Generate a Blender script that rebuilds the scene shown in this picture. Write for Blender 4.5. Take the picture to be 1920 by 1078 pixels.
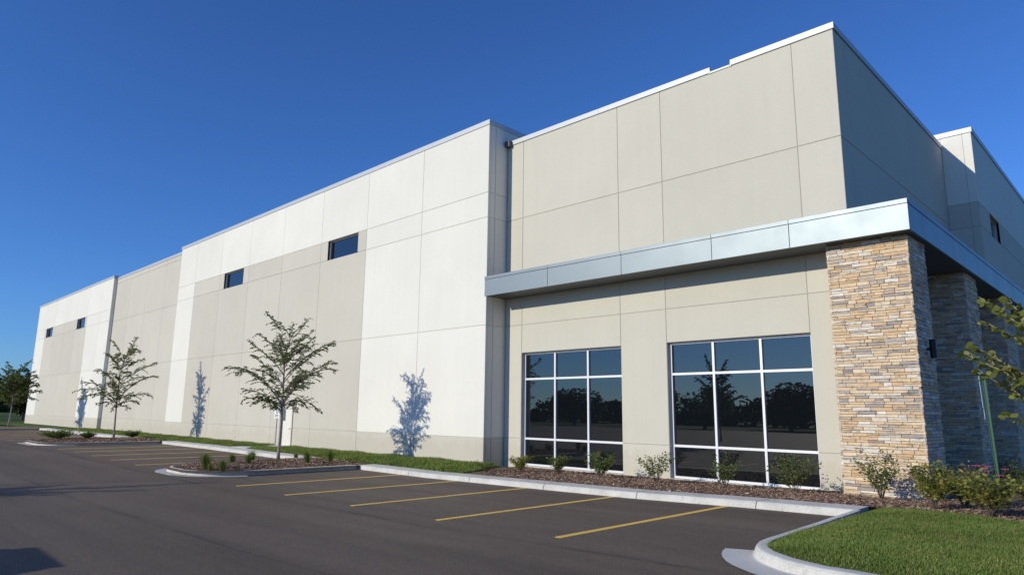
import bpy, math, random
import numpy as np
from mathutils import Matrix, Vector

for o in list(bpy.data.objects): bpy.data.objects.remove(o)
scene = bpy.context.scene
col = scene.collection

# ------------------------------------------------------------------ camera
CAM_H = 2.0
cd = bpy.data.cameras.new('camera'); cam = bpy.data.objects.new('camera', cd); col.objects.link(cam)
fw = Vector((-0.68827, 0.70251, 0.18101)); rt = Vector((0.71585, 0.69815, 0.0124)); up = Vector((0.11766, -0.13812, 0.9834))
M = Matrix.Identity(4)
for i in range(3):
    M[i][0] = rt[i]; M[i][1] = up[i]; M[i][2] = -fw[i]
M[2][3] = CAM_H
cam.matrix_world = M
cd.sensor_width = 36; cd.lens = 23.836; cd.clip_end = 6000; cd.clip_start = 0.05
scene.camera = cam

# ------------------------------------------------------------------ light
LIGHT = Vector((0.26, 1.0, -0.375)).normalized()          # direction the sunlight travels
EL = math.asin(-LIGHT.z); ROT = math.atan2(-LIGHT.x, -LIGHT.y)
w = bpy.data.worlds.new('World'); scene.world = w; w.use_nodes = True
nt = w.node_tree; bg = nt.nodes['Background']
sky = nt.nodes.new('ShaderNodeTexSky'); sky.sky_type = 'NISHITA'; sky.sun_disc = False
sky.sun_elevation = EL; sky.sun_rotation = ROT
sky.altitude = 200; sky.air_density = 1.0; sky.dust_density = 0.15; sky.ozone_density = 4.0
wb = nt.nodes.new('ShaderNodeMix'); wb.data_type = 'RGBA'; wb.blend_type = 'MULTIPLY'; wb.inputs['Factor'].default_value = 1.0   # camera white balance set for the warm sun
wb.inputs[7].default_value = (0.55, 0.91, 1.50, 1)
nt.links.new(sky.outputs[0], wb.inputs[6]); nt.links.new(wb.outputs[2], bg.inputs[0])
bg.inputs[1].default_value = 0.097
sd = bpy.data.lights.new('sun', 'SUN'); sun = bpy.data.objects.new('sun', sd); col.objects.link(sun)
sd.energy = 3.4; sd.angle = math.radians(0.53); sd.color = (1.0, 0.935, 0.79)
sun.rotation_euler = LIGHT.to_track_quat('-Z', 'Y').to_euler(); sun.location = (-20, -40, 40)
vs = scene.view_settings; vs.view_transform = 'Standard'; vs.look = 'None'; vs.gamma = 1; vs.use_curve_mapping = False
vs.exposure = 0.0

# ------------------------------------------------------------------ mesh helpers
class MB:
    def __init__(s): s.v = []; s.f = []; s.r = []
    def face(s, pts, rnd=0.0):
        n = len(s.v); s.v.extend(tuple(p) for p in pts); s.f.append(tuple(range(n, n+len(pts)))); s.r.append(rnd)
    def box(s, x0, x1, y0, y1, z0, z1, rnd=0.0):
        n = len(s.v)
        s.v += [(x0,y0,z0),(x1,y0,z0),(x1,y1,z0),(x0,y1,z0),(x0,y0,z1),(x1,y0,z1),(x1,y1,z1),(x0,y1,z1)]
        for q in ((0,3,2,1),(4,5,6,7),(0,1,5,4),(1,2,6,5),(2,3,7,6),(3,0,4,7)):
            s.f.append(tuple(n+i for i in q)); s.r.append(rnd)
        return s
    def tube(s, pts, rad, sides=6, cap=True, rnd=0.0):
        n0 = len(s.v); P = [Vector(p) for p in pts]
        ref = Vector((0.31, 0.77, 0.2))
        for i, p in enumerate(P):
            t = (P[min(i+1, len(P)-1)] - P[max(i-1, 0)]).normalized()
            a = t.cross(ref)
            if a.length < 1e-3: a = t.cross(Vector((1,0,0)))
            a.normalize(); b = t.cross(a)
            for k in range(sides):
                an = 2*math.pi*k/sides
                s.v.append(tuple(p + (a*math.cos(an) + b*math.sin(an))*rad[i]))
        for i in range(len(P)-1):
            for k in range(sides):
                k2 = (k+1) % sides
                s.f.append((n0+i*sides+k, n0+i*sides+k2, n0+(i+1)*sides+k2, n0+(i+1)*sides+k)); s.r.append(rnd)
        if cap:
            s.f.append(tuple(n0+(len(P)-1)*sides+k for k in range(sides))); s.r.append(rnd)
            s.f.append(tuple(n0+k for k in reversed(range(sides)))); s.r.append(rnd)
        return s
    def mesh(s, name, attr=False, smooth=False):
        me = bpy.data.meshes.new(name); me.from_pydata(s.v, [], s.f); me.update()
        if attr:
            a = me.attributes.new('rnd', 'FLOAT', 'FACE'); a.data.foreach_set('value', np.array(s.r, dtype=np.float32))
        if smooth: me.polygons.foreach_set('use_smooth', [True]*len(me.polygons))
        return me

def raw_mesh(name, V, F, rnd=None, k=None):
    """numpy mesh: V (n,3), F (m,k)"""
    me = bpy.data.meshes.new(name); m, k = F.shape
    me.vertices.add(len(V)); me.vertices.foreach_set('co', V.astype(np.float32).ravel())
    me.loops.add(m*k); me.loops.foreach_set('vertex_index', F.astype(np.int32).ravel())
    me.polygons.add(m); me.polygons.foreach_set('loop_start', np.arange(0, m*k, k, dtype=np.int32))
    me.polygons.foreach_set('loop_total', np.full(m, k, dtype=np.int32))
    me.update(calc_edges=True)
    if rnd is not None:
        a = me.attributes.new('rnd', 'FLOAT', 'FACE'); a.data.foreach_set('value', rnd.astype(np.float32))
    return me

def ob(name, me, mat, parent=None, label=None, cat=None, group=None, kind=None, loc=None):
    if isinstance(me, MB): me = me.mesh(name)
    o = bpy.data.objects.new(name, me); col.objects.link(o)
    if mat is not None and me is not None and not me.materials: me.materials.append(mat)
    if parent is not None: o.parent = parent
    if label: o['label'] = label
    if cat: o['category'] = cat
    if group: o['group'] = group
    if kind: o['kind'] = kind
    if loc is not None: o.location = loc
    return o

# ------------------------------------------------------------------ materials
def mat_new(name):
    m = bpy.data.materials.new(name); m.use_nodes = True
    return m, m.node_tree, m.node_tree.nodes['Principled BSDF']
def N(nt, t, **kw):
    n = nt.nodes.new(t)
    for k, v in kw.items(): setattr(n, k, v)
    return n
def coords(nt, scale=(1,1,1)):
    tc = N(nt, 'ShaderNodeNewGeometry'); mp = N(nt, 'ShaderNodeMapping'); mp.inputs['Scale'].default_value = scale
    nt.links.new(tc.outputs['Position'], mp.inputs['Vector']); return mp.outputs[0]
def noise(nt, vec, scale, detail=4, rough=.55):
    n = N(nt, 'ShaderNodeTexNoise'); n.inputs['Scale'].default_value = scale; n.inputs['Detail'].default_value = detail
    n.inputs['Roughness'].default_value = rough; nt.links.new(vec, n.inputs['Vector']); return n.outputs['Fac']
def ramp(nt, fac, stops, interp='LINEAR'):
    r = N(nt, 'ShaderNodeValToRGB'); e = r.color_ramp.elements; r.color_ramp.interpolation = interp
    while len(e) < len(stops): e.new(.5)
    for i, (p, c) in enumerate(stops):
        e[i].position = p; e[i].color = (c[0], c[1], c[2], 1) if hasattr(c, '__len__') else (c, c, c, 1)
    nt.links.new(fac, r.inputs[0]); return r.outputs[0]
def mul(nt, a, b, f=1.0, mode='MULTIPLY'):
    m = N(nt, 'ShaderNodeMix', data_type='RGBA', blend_type=mode); m.inputs['Factor'].default_value = f
    nt.links.new(a, m.inputs[6])
    if hasattr(b, 'is_linked'): nt.links.new(b, m.inputs[7])
    else: m.inputs[7].default_value = (*b, 1)
    return m.outputs[2]
def bump(nt, bs, h, strength=.3, dist=.01):
    b = N(nt, 'ShaderNodeBump'); b.inputs['Strength'].default_value = strength; b.inputs['Distance'].default_value = dist
    nt.links.new(h, b.inputs['Height']); nt.links.new(b.outputs[0], bs.inputs['Normal'])
def plain(name, c, rough=.6, metal=0, spec=None):
    m, t, b = mat_new(name); b.inputs['Base Color'].default_value = (*c, 1); b.inputs['Roughness'].default_value = rough
    b.inputs['Metallic'].default_value = metal
    if spec is not None: b.inputs['Specular IOR Level'].default_value = spec
    return m

def paint(name, c):
    m, t, b = mat_new(name)
    v = coords(t)
    big = ramp(t, noise(t, v, .35, 5, .6), [(.25, .95), (.75, 1.03)])
    st = ramp(t, noise(t, coords(t, (3.2, 3.2, .18)), 1.4, 4, .6), [(.3, .985), (.7, 1.01)])
    fine = ramp(t, noise(t, v, 28, 3), [(.3, .97), (.7, 1.02)])
    oi = N(t, 'ShaderNodeObjectInfo'); pan = ramp(t, oi.outputs['Random'], [(0, .965), (1, 1.02)])
    rgb = N(t, 'ShaderNodeRGB'); rgb.outputs[0].default_value = (*c, 1)
    x = mul(t, rgb.outputs[0], big); x = mul(t, x, st); x = mul(t, x, fine); x = mul(t, x, pan)
    # rain splash and soil staining with a ragged outline close to the ground
    ge = N(t, 'ShaderNodeNewGeometry'); sx = N(t, 'ShaderNodeSeparateXYZ'); t.links.new(ge.outputs['Position'], sx.inputs[0])
    ad = N(t, 'ShaderNodeMath', operation='MULTIPLY_ADD'); t.links.new(noise(t, coords(t, (1, 1, .6)), 2.2, 5, .7), ad.inputs[0])
    ad.inputs[1].default_value = -1.5; t.links.new(sx.outputs['Z'], ad.inputs[2])
    dirt = ramp(t, ad.outputs[0], [(0.0, (.86, .80, .70)), (.12, (1, 1, 1))])
    x = mul(t, x, dirt, .28)
    t.links.new(x, b.inputs['Base Color']); b.inputs['Roughness'].default_value = .85
    b.inputs['Specular IOR Level'].default_value = .25
    bump(t, b, noise(t, v, 60, 3), .12, .004)
    return m
WHITE = paint('white_paint', (.79, .77, .69)); BEIGE = paint('beige_paint', (.60, .565, .48))
GREY = paint('warm_grey_paint', (.61, .58, .485)); JOINT = plain('sealant_joint', (.52, .50, .45), .9)
METAL = plain('coping_metal', (.50, .52, .525), .55, .35)
FASCIA, t, b = mat_new('satin_aluminium'); b.inputs['Base Color'].default_value = (.225, .26, .28, 1)
b.inputs['Metallic'].default_value = .85; b.inputs['Roughness'].default_value = .3
t.links.new(ramp(t, noise(t, coords(t), 1.2, 3), [(.3, .49), (.7, .53)]), b.inputs['Roughness'])
SOFFIT = plain('soffit_metal', (.10, .105, .11), .5, .2); DARK = plain('black_metal', (.015, .015, .017), .45, .3)
FRAME = plain('white_aluminium', (.82, .82, .82), .35, .1)
BRONZE = plain('grey_frame', (.55, .55, .54), .4, .2)
GLASS, t, b = mat_new('tinted_glass'); b.inputs['Base Color'].default_value = (.006, .008, .010, 1)
b.inputs['Roughness'].default_value = .0; b.inputs['IOR'].default_value = 2.0
bump(t, b, noise(t, coords(t), 1.1, 1), .02, .02)

def stone_mat(name, attr):
    m, t, b = mat_new(name)
    if attr:
        a = N(t, 'ShaderNodeAttribute', attribute_name='rnd'); fac = a.outputs['Fac']
    else:
        a = N(t, 'ShaderNodeObjectInfo'); fac = a.outputs['Random']
    c = ramp(t, fac, [(0, (0.70, 0.47, 0.24)), (.14, (0.74, 0.55, 0.33)), (.32, (0.79, 0.64, 0.43)), (.48, (0.67, 0.50, 0.30)), (.60, (0.76, 0.69, 0.57)),
                      (.72, (0.57, 0.48, 0.39)), (.83, (0.42, 0.37, 0.33)), (.90, (0.76, 0.56, 0.32)), (.96, (0.85, 0.79, 0.67))], 'CONSTANT')
    v = coords(t, (1, 1, 2.6))
    hv = N(t, 'ShaderNodeHueSaturation'); hv.inputs['Saturation'].default_value = .84; t.links.new(c, hv.inputs['Color']); c = hv.outputs[0]
    c = mul(t, c, ramp(t, noise(t, v, 5.5, 6, .65), [(.30, (.52, .52, .55)), (.45, (.95, .94, .94)), (.72, (1.15, 1.08, .98))]))
    c = mul(t, c, ramp(t, noise(t, v, 22, 4), [(.25, .8), (.7, 1.1)]))
    t.links.new(c, b.inputs['Base Color']); b.inputs['Roughness'].default_value = .9; b.inputs['Specular IOR Level'].default_value = .2
    bump(t, b, noise(t, v, 18, 6, .7), .8, .02)
    return m
STONE = stone_mat('ledge_stone', False); STONE_A = stone_mat('ledge_stone_far', True)
MORTAR = plain('dark_mortar', (.24, .21, .175), .95)

CONC, t, b = mat_new('kerb_concrete')
v = coords(t)
c = ramp(t, noise(t, v, 1.6, 6, .65), [(.25, (.50, .485, .435)), (.55, (.66, .64, .58)), (.8, (.72, .70, .64))])
c = mul(t, c, ramp(t, noise(t, v, 45, 3), [(.3, .84), (.7, 1.06)]))
c = mul(t, c, ramp(t, noise(t, v, 6.5, 6, .75), [(.30, (.66, .63, .58)), (.45, (1, 1, 1))]), .7)
t.links.new(c, b.inputs['Base Color']); b.inputs['Roughness'].default_value = .9; bump(t, b, noise(t, v, 70, 3), .25, .004)

ASPH, t, b = mat_new('asphalt')
v = coords(t)
c = ramp(t, noise(t, coords(t, (.35, 1, 1)), .33, 6, .6), [(.28, (.108, .081, .058)), (.5, (.137, .104, .074)), (.72, (.168, .129, .093))])
c = mul(t, c, ramp(t, noise(t, v, 55, 3, .7), [(.26, .5), (.5, 1.0), (.70, 1.65)]))
c = mul(t, c, ramp(t, noise(t, v, 9, 4, .7), [(.3, .86), (.7, 1.12)]))
c = mul(t, c, ramp(t, noise(t, coords(t, (.05, 1.3, 1)), 1.0, 4, .65), [(.32, .84), (.5, 1.0), (.7, 1.10)]))
# paving seams that run along the lot: a thin dark line, a little crooked, with a broad faint lap beside it
ge = N(t, 'ShaderNodeNewGeometry'); sx = N(t, 'ShaderNodeSeparateXYZ'); t.links.new(ge.outputs['Position'], sx.inputs[0])
wob = N(t, 'ShaderNodeMath', operation='MULTIPLY_ADD'); t.links.new(noise(t, coords(t, (.3, 0, 0)), 1.2, 5, .6), wob.inputs[0]); wob.inputs[1].default_value = .30
t.links.new(sx.outputs['Y'], wob.inputs[2])
wob2 = N(t, 'ShaderNodeMath', operation='ADD'); wob2.inputs[1].default_value = -.15; t.links.new(wob.outputs[0], wob2.inputs[0])
brk = noise(t, coords(t, (.6, 1, 1)), .9, 3)
for ys, dep in ((4.72, .42), (8.12, .5), (1.2, .5), (-2.4, .5), (11.6, .25)):
    d = N(t, 'ShaderNodeMath', operation='SUBTRACT'); t.links.new(wob2.outputs[0], d.inputs[0]); d.inputs[1].default_value = ys
    a = N(t, 'ShaderNodeMath', operation='ABSOLUTE'); t.links.new(d.outputs[0], a.inputs[0])
    line = ramp(t, a.outputs[0], [(.015, 1-dep), (.06, 1-dep*.25), (.22, 1.0)])
    fm = N(t, 'ShaderNodeMix', data_type='RGBA', blend_type='MULTIPLY'); t.links.new(ramp(t, brk, [(.38, .25), (.6, 1)]), fm.inputs['Factor'])
    t.links.new(c, fm.inputs[6]); t.links.new(line, fm.inputs[7]); c = fm.outputs[2]
# oil drips
vor = N(t, 'ShaderNodeTexVoronoi'); vor.inputs['Scale'].default_value = .55; t.links.new(v, vor.inputs['Vector'])
c = mul(t, c, ramp(t, vor.outputs['Distance'], [(.02, .7), (.1, 1)]), .7)
t.links.new(c, b.inputs['Base Color']); b.inputs['Roughness'].default_value = .82; b.inputs['Specular IOR Level'].default_value = .35
bump(t, b, noise(t, v, 120, 3, .7), .5, .006)

STRIPE, t, b = mat_new('yellow_line_paint')
v = coords(t)
c = ramp(t, noise(t, v, 14, 6, .75), [(.27, (.34, .22, .06)), (.36, (.93, .56, .085)), (.8, (.98, .64, .12))])
t.links.new(c, b.inputs['Base Color']); b.inputs['Roughness'].default_value = .75

def attr_ramp(name, stops, rough=.8, trans=0.0, spec=.3, nscale=0):
    m, t, b = mat_new(name)
    a = N(t, 'ShaderNodeAttribute', attribute_name='rnd')
    c = ramp(t, a.outputs['Fac'], stops)
    if nscale:
        c = mul(t, c, ramp(t, noise(t, coords(t), nscale, 4), [(.3, .72), (.7, 1.22)]))
        dm = N(t, 'ShaderNodeMix', data_type='RGBA'); t.links.new(ramp(t, noise(t, coords(t), 1.9, 6, .7), [(.45, 0.0), (.75, .55)]), dm.inputs['Factor'])
        t.links.new(c, dm.inputs[6]); dm.inputs[7].default_value = (.34, .30, .11, 1); c = dm.outputs[2]
    t.links.new(c, b.inputs['Base Color']); b.inputs['Roughness'].default_value = rough; b.inputs['Specular IOR Level'].default_value = spec
    if trans:
        tr = N(t, 'ShaderNodeBsdfTranslucent'); t.links.new(mul(t, c, (1.2, 1.25, .6)), tr.inputs[0])
        mx = N(t, 'ShaderNodeMixShader'); mx.inputs[0].default_value = trans
        out = t.nodes['Material Output']; t.links.new(b.outputs[0], mx.inputs[1]); t.links.new(tr.outputs[0], mx.inputs[2]); t.links.new(mx.outputs[0], out.inputs[0])
    return m
CHIPS = attr_ramp('wood_chips', [(0, (.14, .078, .050)), (.35, (.27, .165, .108)), (.7, (.42, .285, .20)), (1, (.68, .56, .44))], .9)
LEAF = attr_ramp('elm_leaf', [(0, (.08, .105, .038)), (.6, (.145, .18, .062)), (1, (.25, .28, .10))], .5, .4)
LEAF_B = attr_ramp('shrub_leaf', [(0, (.085, .13, .035)), (.6, (.165, .22, .06)), (.93, (.28, .31, .08)), (1, (.38, .28, .07))], .42, .35)
LEAF_O = attr_ramp('olive_shrub_leaf', [(0, (.14, .16, .04)), (.5, (.30, .31, .075)), (.9, (.46, .44, .10)), (1, (.55, .28, .07))], .45, .42)
LEAF_Y = attr_ramp('broad_leaf', [(0, (.13, .16, .04)), (.6, (.26, .28, .07)), (1, (.42, .40, .13))], .42, .38)
GRASSM = attr_ramp('grass_blade', [(0, (.09, .15, .026)), (.55, (.17, .25, .05)), (.88, (.26, .31, .075)), (1, (.48, .43, .2))], .6, .25, .25, .6)
TUFTM = attr_ramp('ornamental_grass', [(0, (.08, .13, .03)), (.7, (.16, .21, .055)), (1, (.34, .33, .14))], .6, .35)
FAR = attr_ramp('far_leaf', [(0, (.022, .038, .012)), (.6, (.042, .066, .020)), (1, (.085, .105, .032))], .6, .15)
def bark(name, a, bb):
    m, t, b = mat_new(name)
    c = ramp(t, noise(t, coords(t, (1, 1, .35)), 22, 5, .7), [(.3, a), (.7, bb)])
    t.links.new(c, b.inputs['Base Color']); b.inputs['Roughness'].default_value = .9; bump(t, b, noise(t, coords(t, (1, 1, .3)), 40, 4), .6, .01)
    return m
BARK = bark('grey_bark', (.17, .135, .11), (.40, .34, .30)); BARK_D = bark('dark_bark', (.055, .042, .034), (.13, .105, .085))
SOIL, t, b = mat_new('mulch_ground')
c = ramp(t, noise(t, coords(t), 24, 5, .7), [(.3, (.09, .055, .037)), (.55, (.20, .125, .086)), (.75, (.36, .26, .19))])
t.links.new(c, b.inputs['Base Color']); b.inputs['Roughness'].default_value = .95; bump(t, b, noise(t, coords(t), 30, 4), .8, .03)
TURF, t, b = mat_new('turf')
c = ramp(t, noise(t, coords(t), 1.1, 6, .7), [(.3, (.055, .088, .02)), (.55, (.09, .135, .03)), (.78, (.17, .165, .06))])
c = mul(t, c, ramp(t, noise(t, coords(t), 40, 3), [(.3, .6), (.7, 1.35)]))
t.links.new(c, b.inputs['Base Color']); b.inputs['Roughness'].default_value = .95; b.inputs['Specular IOR Level'].default_value = .1

# ------------------------------------------------------------------ ground heights
GX = [-2000, -45, -36, -28, -22, -18, -14, -10, -7, -4, 2000]; GZ = [0, 0, 0, -.06, -.11, -.125, -.08, -.03, .05, .10, .10]
def gz(x): return float(np.interp(x, GX, GZ))
WX = [-2000, -30, -19.5, -17, -9, -6, 2000]; WZ = [.12, .12, .14, .05, .08, .14, .14]
CURB_Y = 14.4
def bedz(x, y):
    """planted strip between the kerb and the building"""
    a = gz(x) + .15; bb = float(np.interp(x, WX, WZ)); t = min(1, max(0, (y-15.2)/2.6))
    return a*(1-t) + bb*t + .035*math.sin(math.pi*min(1, t*1.0))
rng = random.Random(7); nr = np.random.default_rng(7)

# ground sheet out to the horizon (field beyond the lot)
m = MB(); m.face([(-3000,-3000,-.24),(3000,-3000,-.24),(3000,3000,-.24),(-3000,3000,-.24)])
ob('field', m, TURF, kind='structure', label='wide mown green field reaching away from the car park to the horizon')

# asphalt car park, following the fall of the ground
xs = sorted(set([-130, 60] + [x for x in GX if -130 < x < 60] + list(range(-126, 60, 4))))
m = MB()
for i in range(len(xs)-1):
    a, bb = xs[i], xs[i+1]; m.face([(a,-45,gz(a)),(bb,-45,gz(bb)),(bb,CURB_Y+.3,gz(bb)),(a,CURB_Y+.3,gz(a))])
lot = ob('parking_lot', m, ASPH, kind='structure', label='dark asphalt car park with yellow stall lines along the building')
for x in (-7.43, -10.44, -13.43, -16.38, -19.23, -27.7, -30.5, -33.3, -36.1, -38.9, -50.3, -53.1, -55.9, -58.7, -61.5, -64.3, -67.1):
    m = MB(); z = gz(x)+.005; m.box(x-.065, x+.065, 8.72+rng.uniform(-.03,.03), 14.38, z-.02, z)
    ob('stall_line', m, STRIPE, lot)
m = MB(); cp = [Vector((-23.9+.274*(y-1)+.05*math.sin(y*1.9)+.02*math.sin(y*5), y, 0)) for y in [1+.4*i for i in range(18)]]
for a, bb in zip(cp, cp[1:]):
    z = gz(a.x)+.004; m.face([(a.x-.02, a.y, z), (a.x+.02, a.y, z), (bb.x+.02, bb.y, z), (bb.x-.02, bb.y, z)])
ob('dark_line', m, plain('near_black', (.02, .019, .018), .6), lot)  # thin, slightly wavy near-black strip laid over the asphalt
for k in range(26):     # the row across the driving lane, seen only in the window glass
    x = 5 - k*2.95
    if -33 < x < -19: continue
    m = MB(); z = gz(x)+.005; m.box(x-.065, x+.065, -14, -8.4, z-.02, z); ob('stall_line', m, STRIPE, lot)

# ------------------------------------------------------------------ kerbs
def offset_path(path, d):
    """path of 2D points, offset to its left side by d"""
    out = []
    P = [Vector(p) for p in path]
    for i, p in enumerate(P):
        t1 = (P[i]-P[i-1]).normalized() if i > 0 else None; t2 = (P[i+1]-P[i]).normalized() if i < len(P)-1 else None
        t = (t1+t2).normalized() if t1 is not None and t2 is not None else (t1 or t2)
        n = Vector((-t.y, t.x)); k = 1.0
        if t1 is not None and t2 is not None: k = 1/max(.5, n.dot(Vector((-t1.y, t1.x))))
        out.append(p + n*d*k)
    return out
def resample(path, step):
    P = [Vector(p) for p in path]; out = [P[0]]
    for a, bb in zip(P, P[1:]):
        n = max(1, round((bb-a).length/step))
        for i in range(1, n+1): out.append(a.lerp(bb, i/n))
    return out
def kerb(path, top, parent, label_, seg=3.0, gutter=0.0, h=.15):
    """kerb face runs along path; its top lies to the left of the path"""
    pts = resample(path, .5 if gutter == 0 else .28)
    prof = [(-gutter, .012), (-.02, .014), (0.0, .02), (.035, h-.035), (.06, h-.008), (.10, h), (top, h+.004), (top+.005, -.12)] if gutter else \
           [(-.005, -.1), (0, .02), (.035, h-.035), (.06, h-.008), (.10, h), (top, h+.004), (top+.005, -.12)]
    rows = [offset_path([tuple(p) for p in pts], d) for d, _ in prof]
    L = 0; start = 0; cuts = [0]
    for i in range(1, len(pts)):
        L += (pts[i]-pts[i-1]).length
        if L > seg and len(pts)-1-i > 2: cuts.append(i); L = 0
    cuts.append(len(pts)-1)
    for a, bb in zip(cuts, cuts[1:]):
        m = MB(); idx = list(range(a, bb+1)); grid = []
        for i in idx:
            row = []
            for (d, hz), r in zip(prof, rows):
                p = r[i].copy()
                if i == a and a > 0: p = p.lerp(r[i+1], .011/max(.05, (r[i+1]-r[i]).length))
                if i == bb and bb < len(pts)-1: p = p.lerp(r[i-1], .011/max(.05, (r[i-1]-r[i]).length))
                row.append(len(m.v)); m.v.append((p.x, p.y, gz(p.x)+hz+.002*math.sin(i*2.1+p.x)))
            grid.append(row)
        for i in range(len(grid)-1):
            for k in range(len(prof)-1):
                m.f.append((grid[i][k], grid[i][k+1], grid[i+1][k+1], grid[i+1][k])[::-1]); m.r.append(0)
        m.f.append(tuple(grid[0])); m.f.append(tuple(reversed(grid[-1]))); m.r += [0, 0]
        ob('kerb_segment', m, CONC, parent)
def kerb_root(label_):
    m = MB(); return ob('kerb', None, None, kind='structure', label=label_)
def arc(cx, cy, r, a0, a1, n=12, ry=None):
    return [(cx+r*math.cos(math.radians(a0+(a1-a0)*i/n)), cy+(ry or r)*math.sin(math.radians(a0+(a1-a0)*i/n))) for i in range(n+1)]

k1 = kerb_root('pale concrete kerb between the stalls and the planted strip of the building')
kerb([(-21.9, CURB_Y), (-4.75, CURB_Y)][::1], .75, k1, '')
kerb([(-42.0, CURB_Y), (-25.9, CURB_Y)], .75, k1, '')
kerb([(-71.6, CURB_Y), (-47.3, CURB_Y)], .75, k1, '')
k2 = kerb_root('rounded concrete kerb around the lawn beside the stone pillars')
rp = [(9, 8.75), (0, 8.55)] + [(-2.4, 8.52)] + arc(-3.05, 10.15, 1.62, 262, 180, 12) + [(-4.72, 11.5), (-4.86, CURB_Y-.02)]
# drive side carries a gutter pan, the stall side none
rp = [Vector(p) for p in rp]
def seg_path(ps, rev): return [tuple(p) for p in (reversed(ps) if rev else ps)]
kerb(seg_path(rp[:14], True), .20, k2, '', 3.2, .42)
kerb([tuple(p) for p in reversed(rp[13:])], .20, k2, '', 3.2, .0)
def island(x0, x1, y0, y1, label_):
    k = kerb_root(label_); r = (x1-x0)/2*.82; cx = (x0+x1)/2
    path = [(x0, y1), (x0, y0+2.2)] + arc(x0+1.7, y0+1.9, 1.7, 180, 262, 8, 1.9)[1:] + arc(x1-1.7, y0+1.9, 1.7, 278, 360, 8, 1.9) + [(x1, y0+2.2), (x1, y1)]
    tip = path[3:-3]
    kerb(path[:4], .17, k, ''); kerb(tip, .17, k, '', 3.0, .36); kerb(path[-4:], .17, k, '', 3.0, .12)
    return path
i1 = island(-25.9, -21.9, 8.66, CURB_Y-.01, 'concrete kerb around the planted island with the ornamental grass tufts')
i2 = island(-47.3, -42.0, 8.66, CURB_Y-.01, 'concrete kerb around the planted island with the low round shrubs')
i3 = island(-76.5, -71.6, 8.9, CURB_Y-.01, 'concrete kerb around the last planted island at the far end')
i4 = None

# ------------------------------------------------------------------ planted ground
def grid_patch(name, xr, yfun0, yfun1, zf, mat, nx, ny, label_, **kw):
    m = MB()
    for i in range(nx+1):
        x = xr[0] + (xr[1]-xr[0])*i/nx
        for j in range(ny+1):
            y = yfun0(x) + (yfun1(x)-yfun0(x))*j/ny
            m.v.append((x, y, zf(x, y)))
    for i in range(nx):
        for j in range(ny):
            a = i*(ny+1)+j; m.f.append((a, a+ny+1, a+ny+2, a+1)); m.r.append(0)
    me = m.mesh(name, smooth=True)
    return ob(name, me, mat, kind='structure', label=label_, **kw)
SPLIT_G = -17.0
def wob(x): return .12*math.sin(x*1.7)+.08*math.sin(x*4.1+1)
def lawn_edge(x): return float(np.interp(x, [-4.6, -3.6, -2.9, -2.2, 12], [15.25, 14.9, 14.78, 14.6, 11.6])) + .5*wob(x)*.6
def lawnz(x, y):
    e = min(max(0, x+4.66), max(0, y-8.75)); return gz(x)+.105+.075*min(1, e/.8)
BACK = CURB_Y+.74
grid_patch('mulch_bed', (-17.6, -4.4), lambda x: BACK, lambda x: 18.7, lambda x, y: bedz(x, y), SOIL, 60, 12, 'brown wood chip bed below the big windows')
grid_patch('mulch_bed', (-4.4, 9), lambda x: lawn_edge(x)-.1, lambda x: 38, lambda x, y: bedz(x, y)+.01, SOIL, 40, 30, 'brown wood chip bed at the foot of the stone pillars')
grid_patch('lawn', (-4.66, 10), lambda x: 8.9 if x > -2.6 else 8.72+ (1.5-math.sqrt(max(0, 1.5**2-(x+3.05-.0)**2)) if x < -3.05 else 0), lambda x: lawn_edge(x), lawnz, TURF, 60, 24, 'close mown lawn corner inside the rounded kerb beside the stone pillars')
grid_patch('lawn', (-66.9, -17.5), lambda x: BACK, lambda x: 17.95, lambda x, y: bedz(x, y), TURF, 100, 8, 'narrow strip of lawn along the white and beige wall')
grid_patch('lawn', (-140, -66.9), lambda x: CURB_Y-.3 if x < -76.5 else BACK, lambda x: 17.8 if x > -94.7 else 60, lambda x, y: .13, TURF, 40, 10, 'lawn running past the far end of the building')
def inside(path, inset=.2):
    P = [Vector(p) for p in path]
    def f(x, y):
        c = False; j = len(P)-1
        for i in range(len(P)):
            if (P[i].y > y) != (P[j].y > y) and x < (P[j].x-P[i].x)*(y-P[i].y)/(P[j].y-P[i].y)+P[i].x: c = not c
            j = i
        return c
    return f
def islz(path):
    x0 = min(p[0] for p in path); x1 = max(p[0] for p in path); y0 = min(p[1] for p in path); y1 = CURB_Y+.8
    def f(x, y):
        u = (x-x0)/(x1-x0); v_ = (y-y0)/(y1-y0)
        return gz(x)+.135+.11*max(0, math.sin(math.pi*min(1, max(0, u))))*min(1, max(0, math.sin(math.pi*min(1, max(0, v_)))*1.4))
    return f
def island_bed(path, label_):
    off = offset_path(path, -.13)     # inside lies to the right of a path that runs down the left side and up the right
    cx = sum(p.x for p in off)/len(off)
    f = islz(path); m = MB(); ring = [tuple(p) for p in off] + [(off[-1].x, BACK), (off[0].x, BACK)]
    cy = 11.6; K = 6; c = Vector((cx, cy))
    n = len(ring)
    for k in range(1, K+1):
        for p in ring:
            q = c.lerp(Vector(p), k/K); m.v.append((q.x, q.y, f(q.x, q.y)))
    m.v.append((cx, cy, f(cx, cy))); ci = len(m.v)-1
    for i in range(n):
        j = (i+1) % n
        m.f.append((ci, i, j)); m.r.append(0)
        for k in range(K-1): m.f.append((k*n+i, (k+1)*n+i, (k+1)*n+j, k*n+j)); m.r.append(0)
    return ob('mulch_bed', m.mesh('mulch_bed', smooth=True), SOIL, kind='structure', label=label_), f
bed1, z1 = island_bed([p for p in i1], 'mounded wood chip bed of the island with grass tufts')
bed2, z2 = island_bed([p for p in i2], 'mounded wood chip bed of the island with round shrubs')
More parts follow.
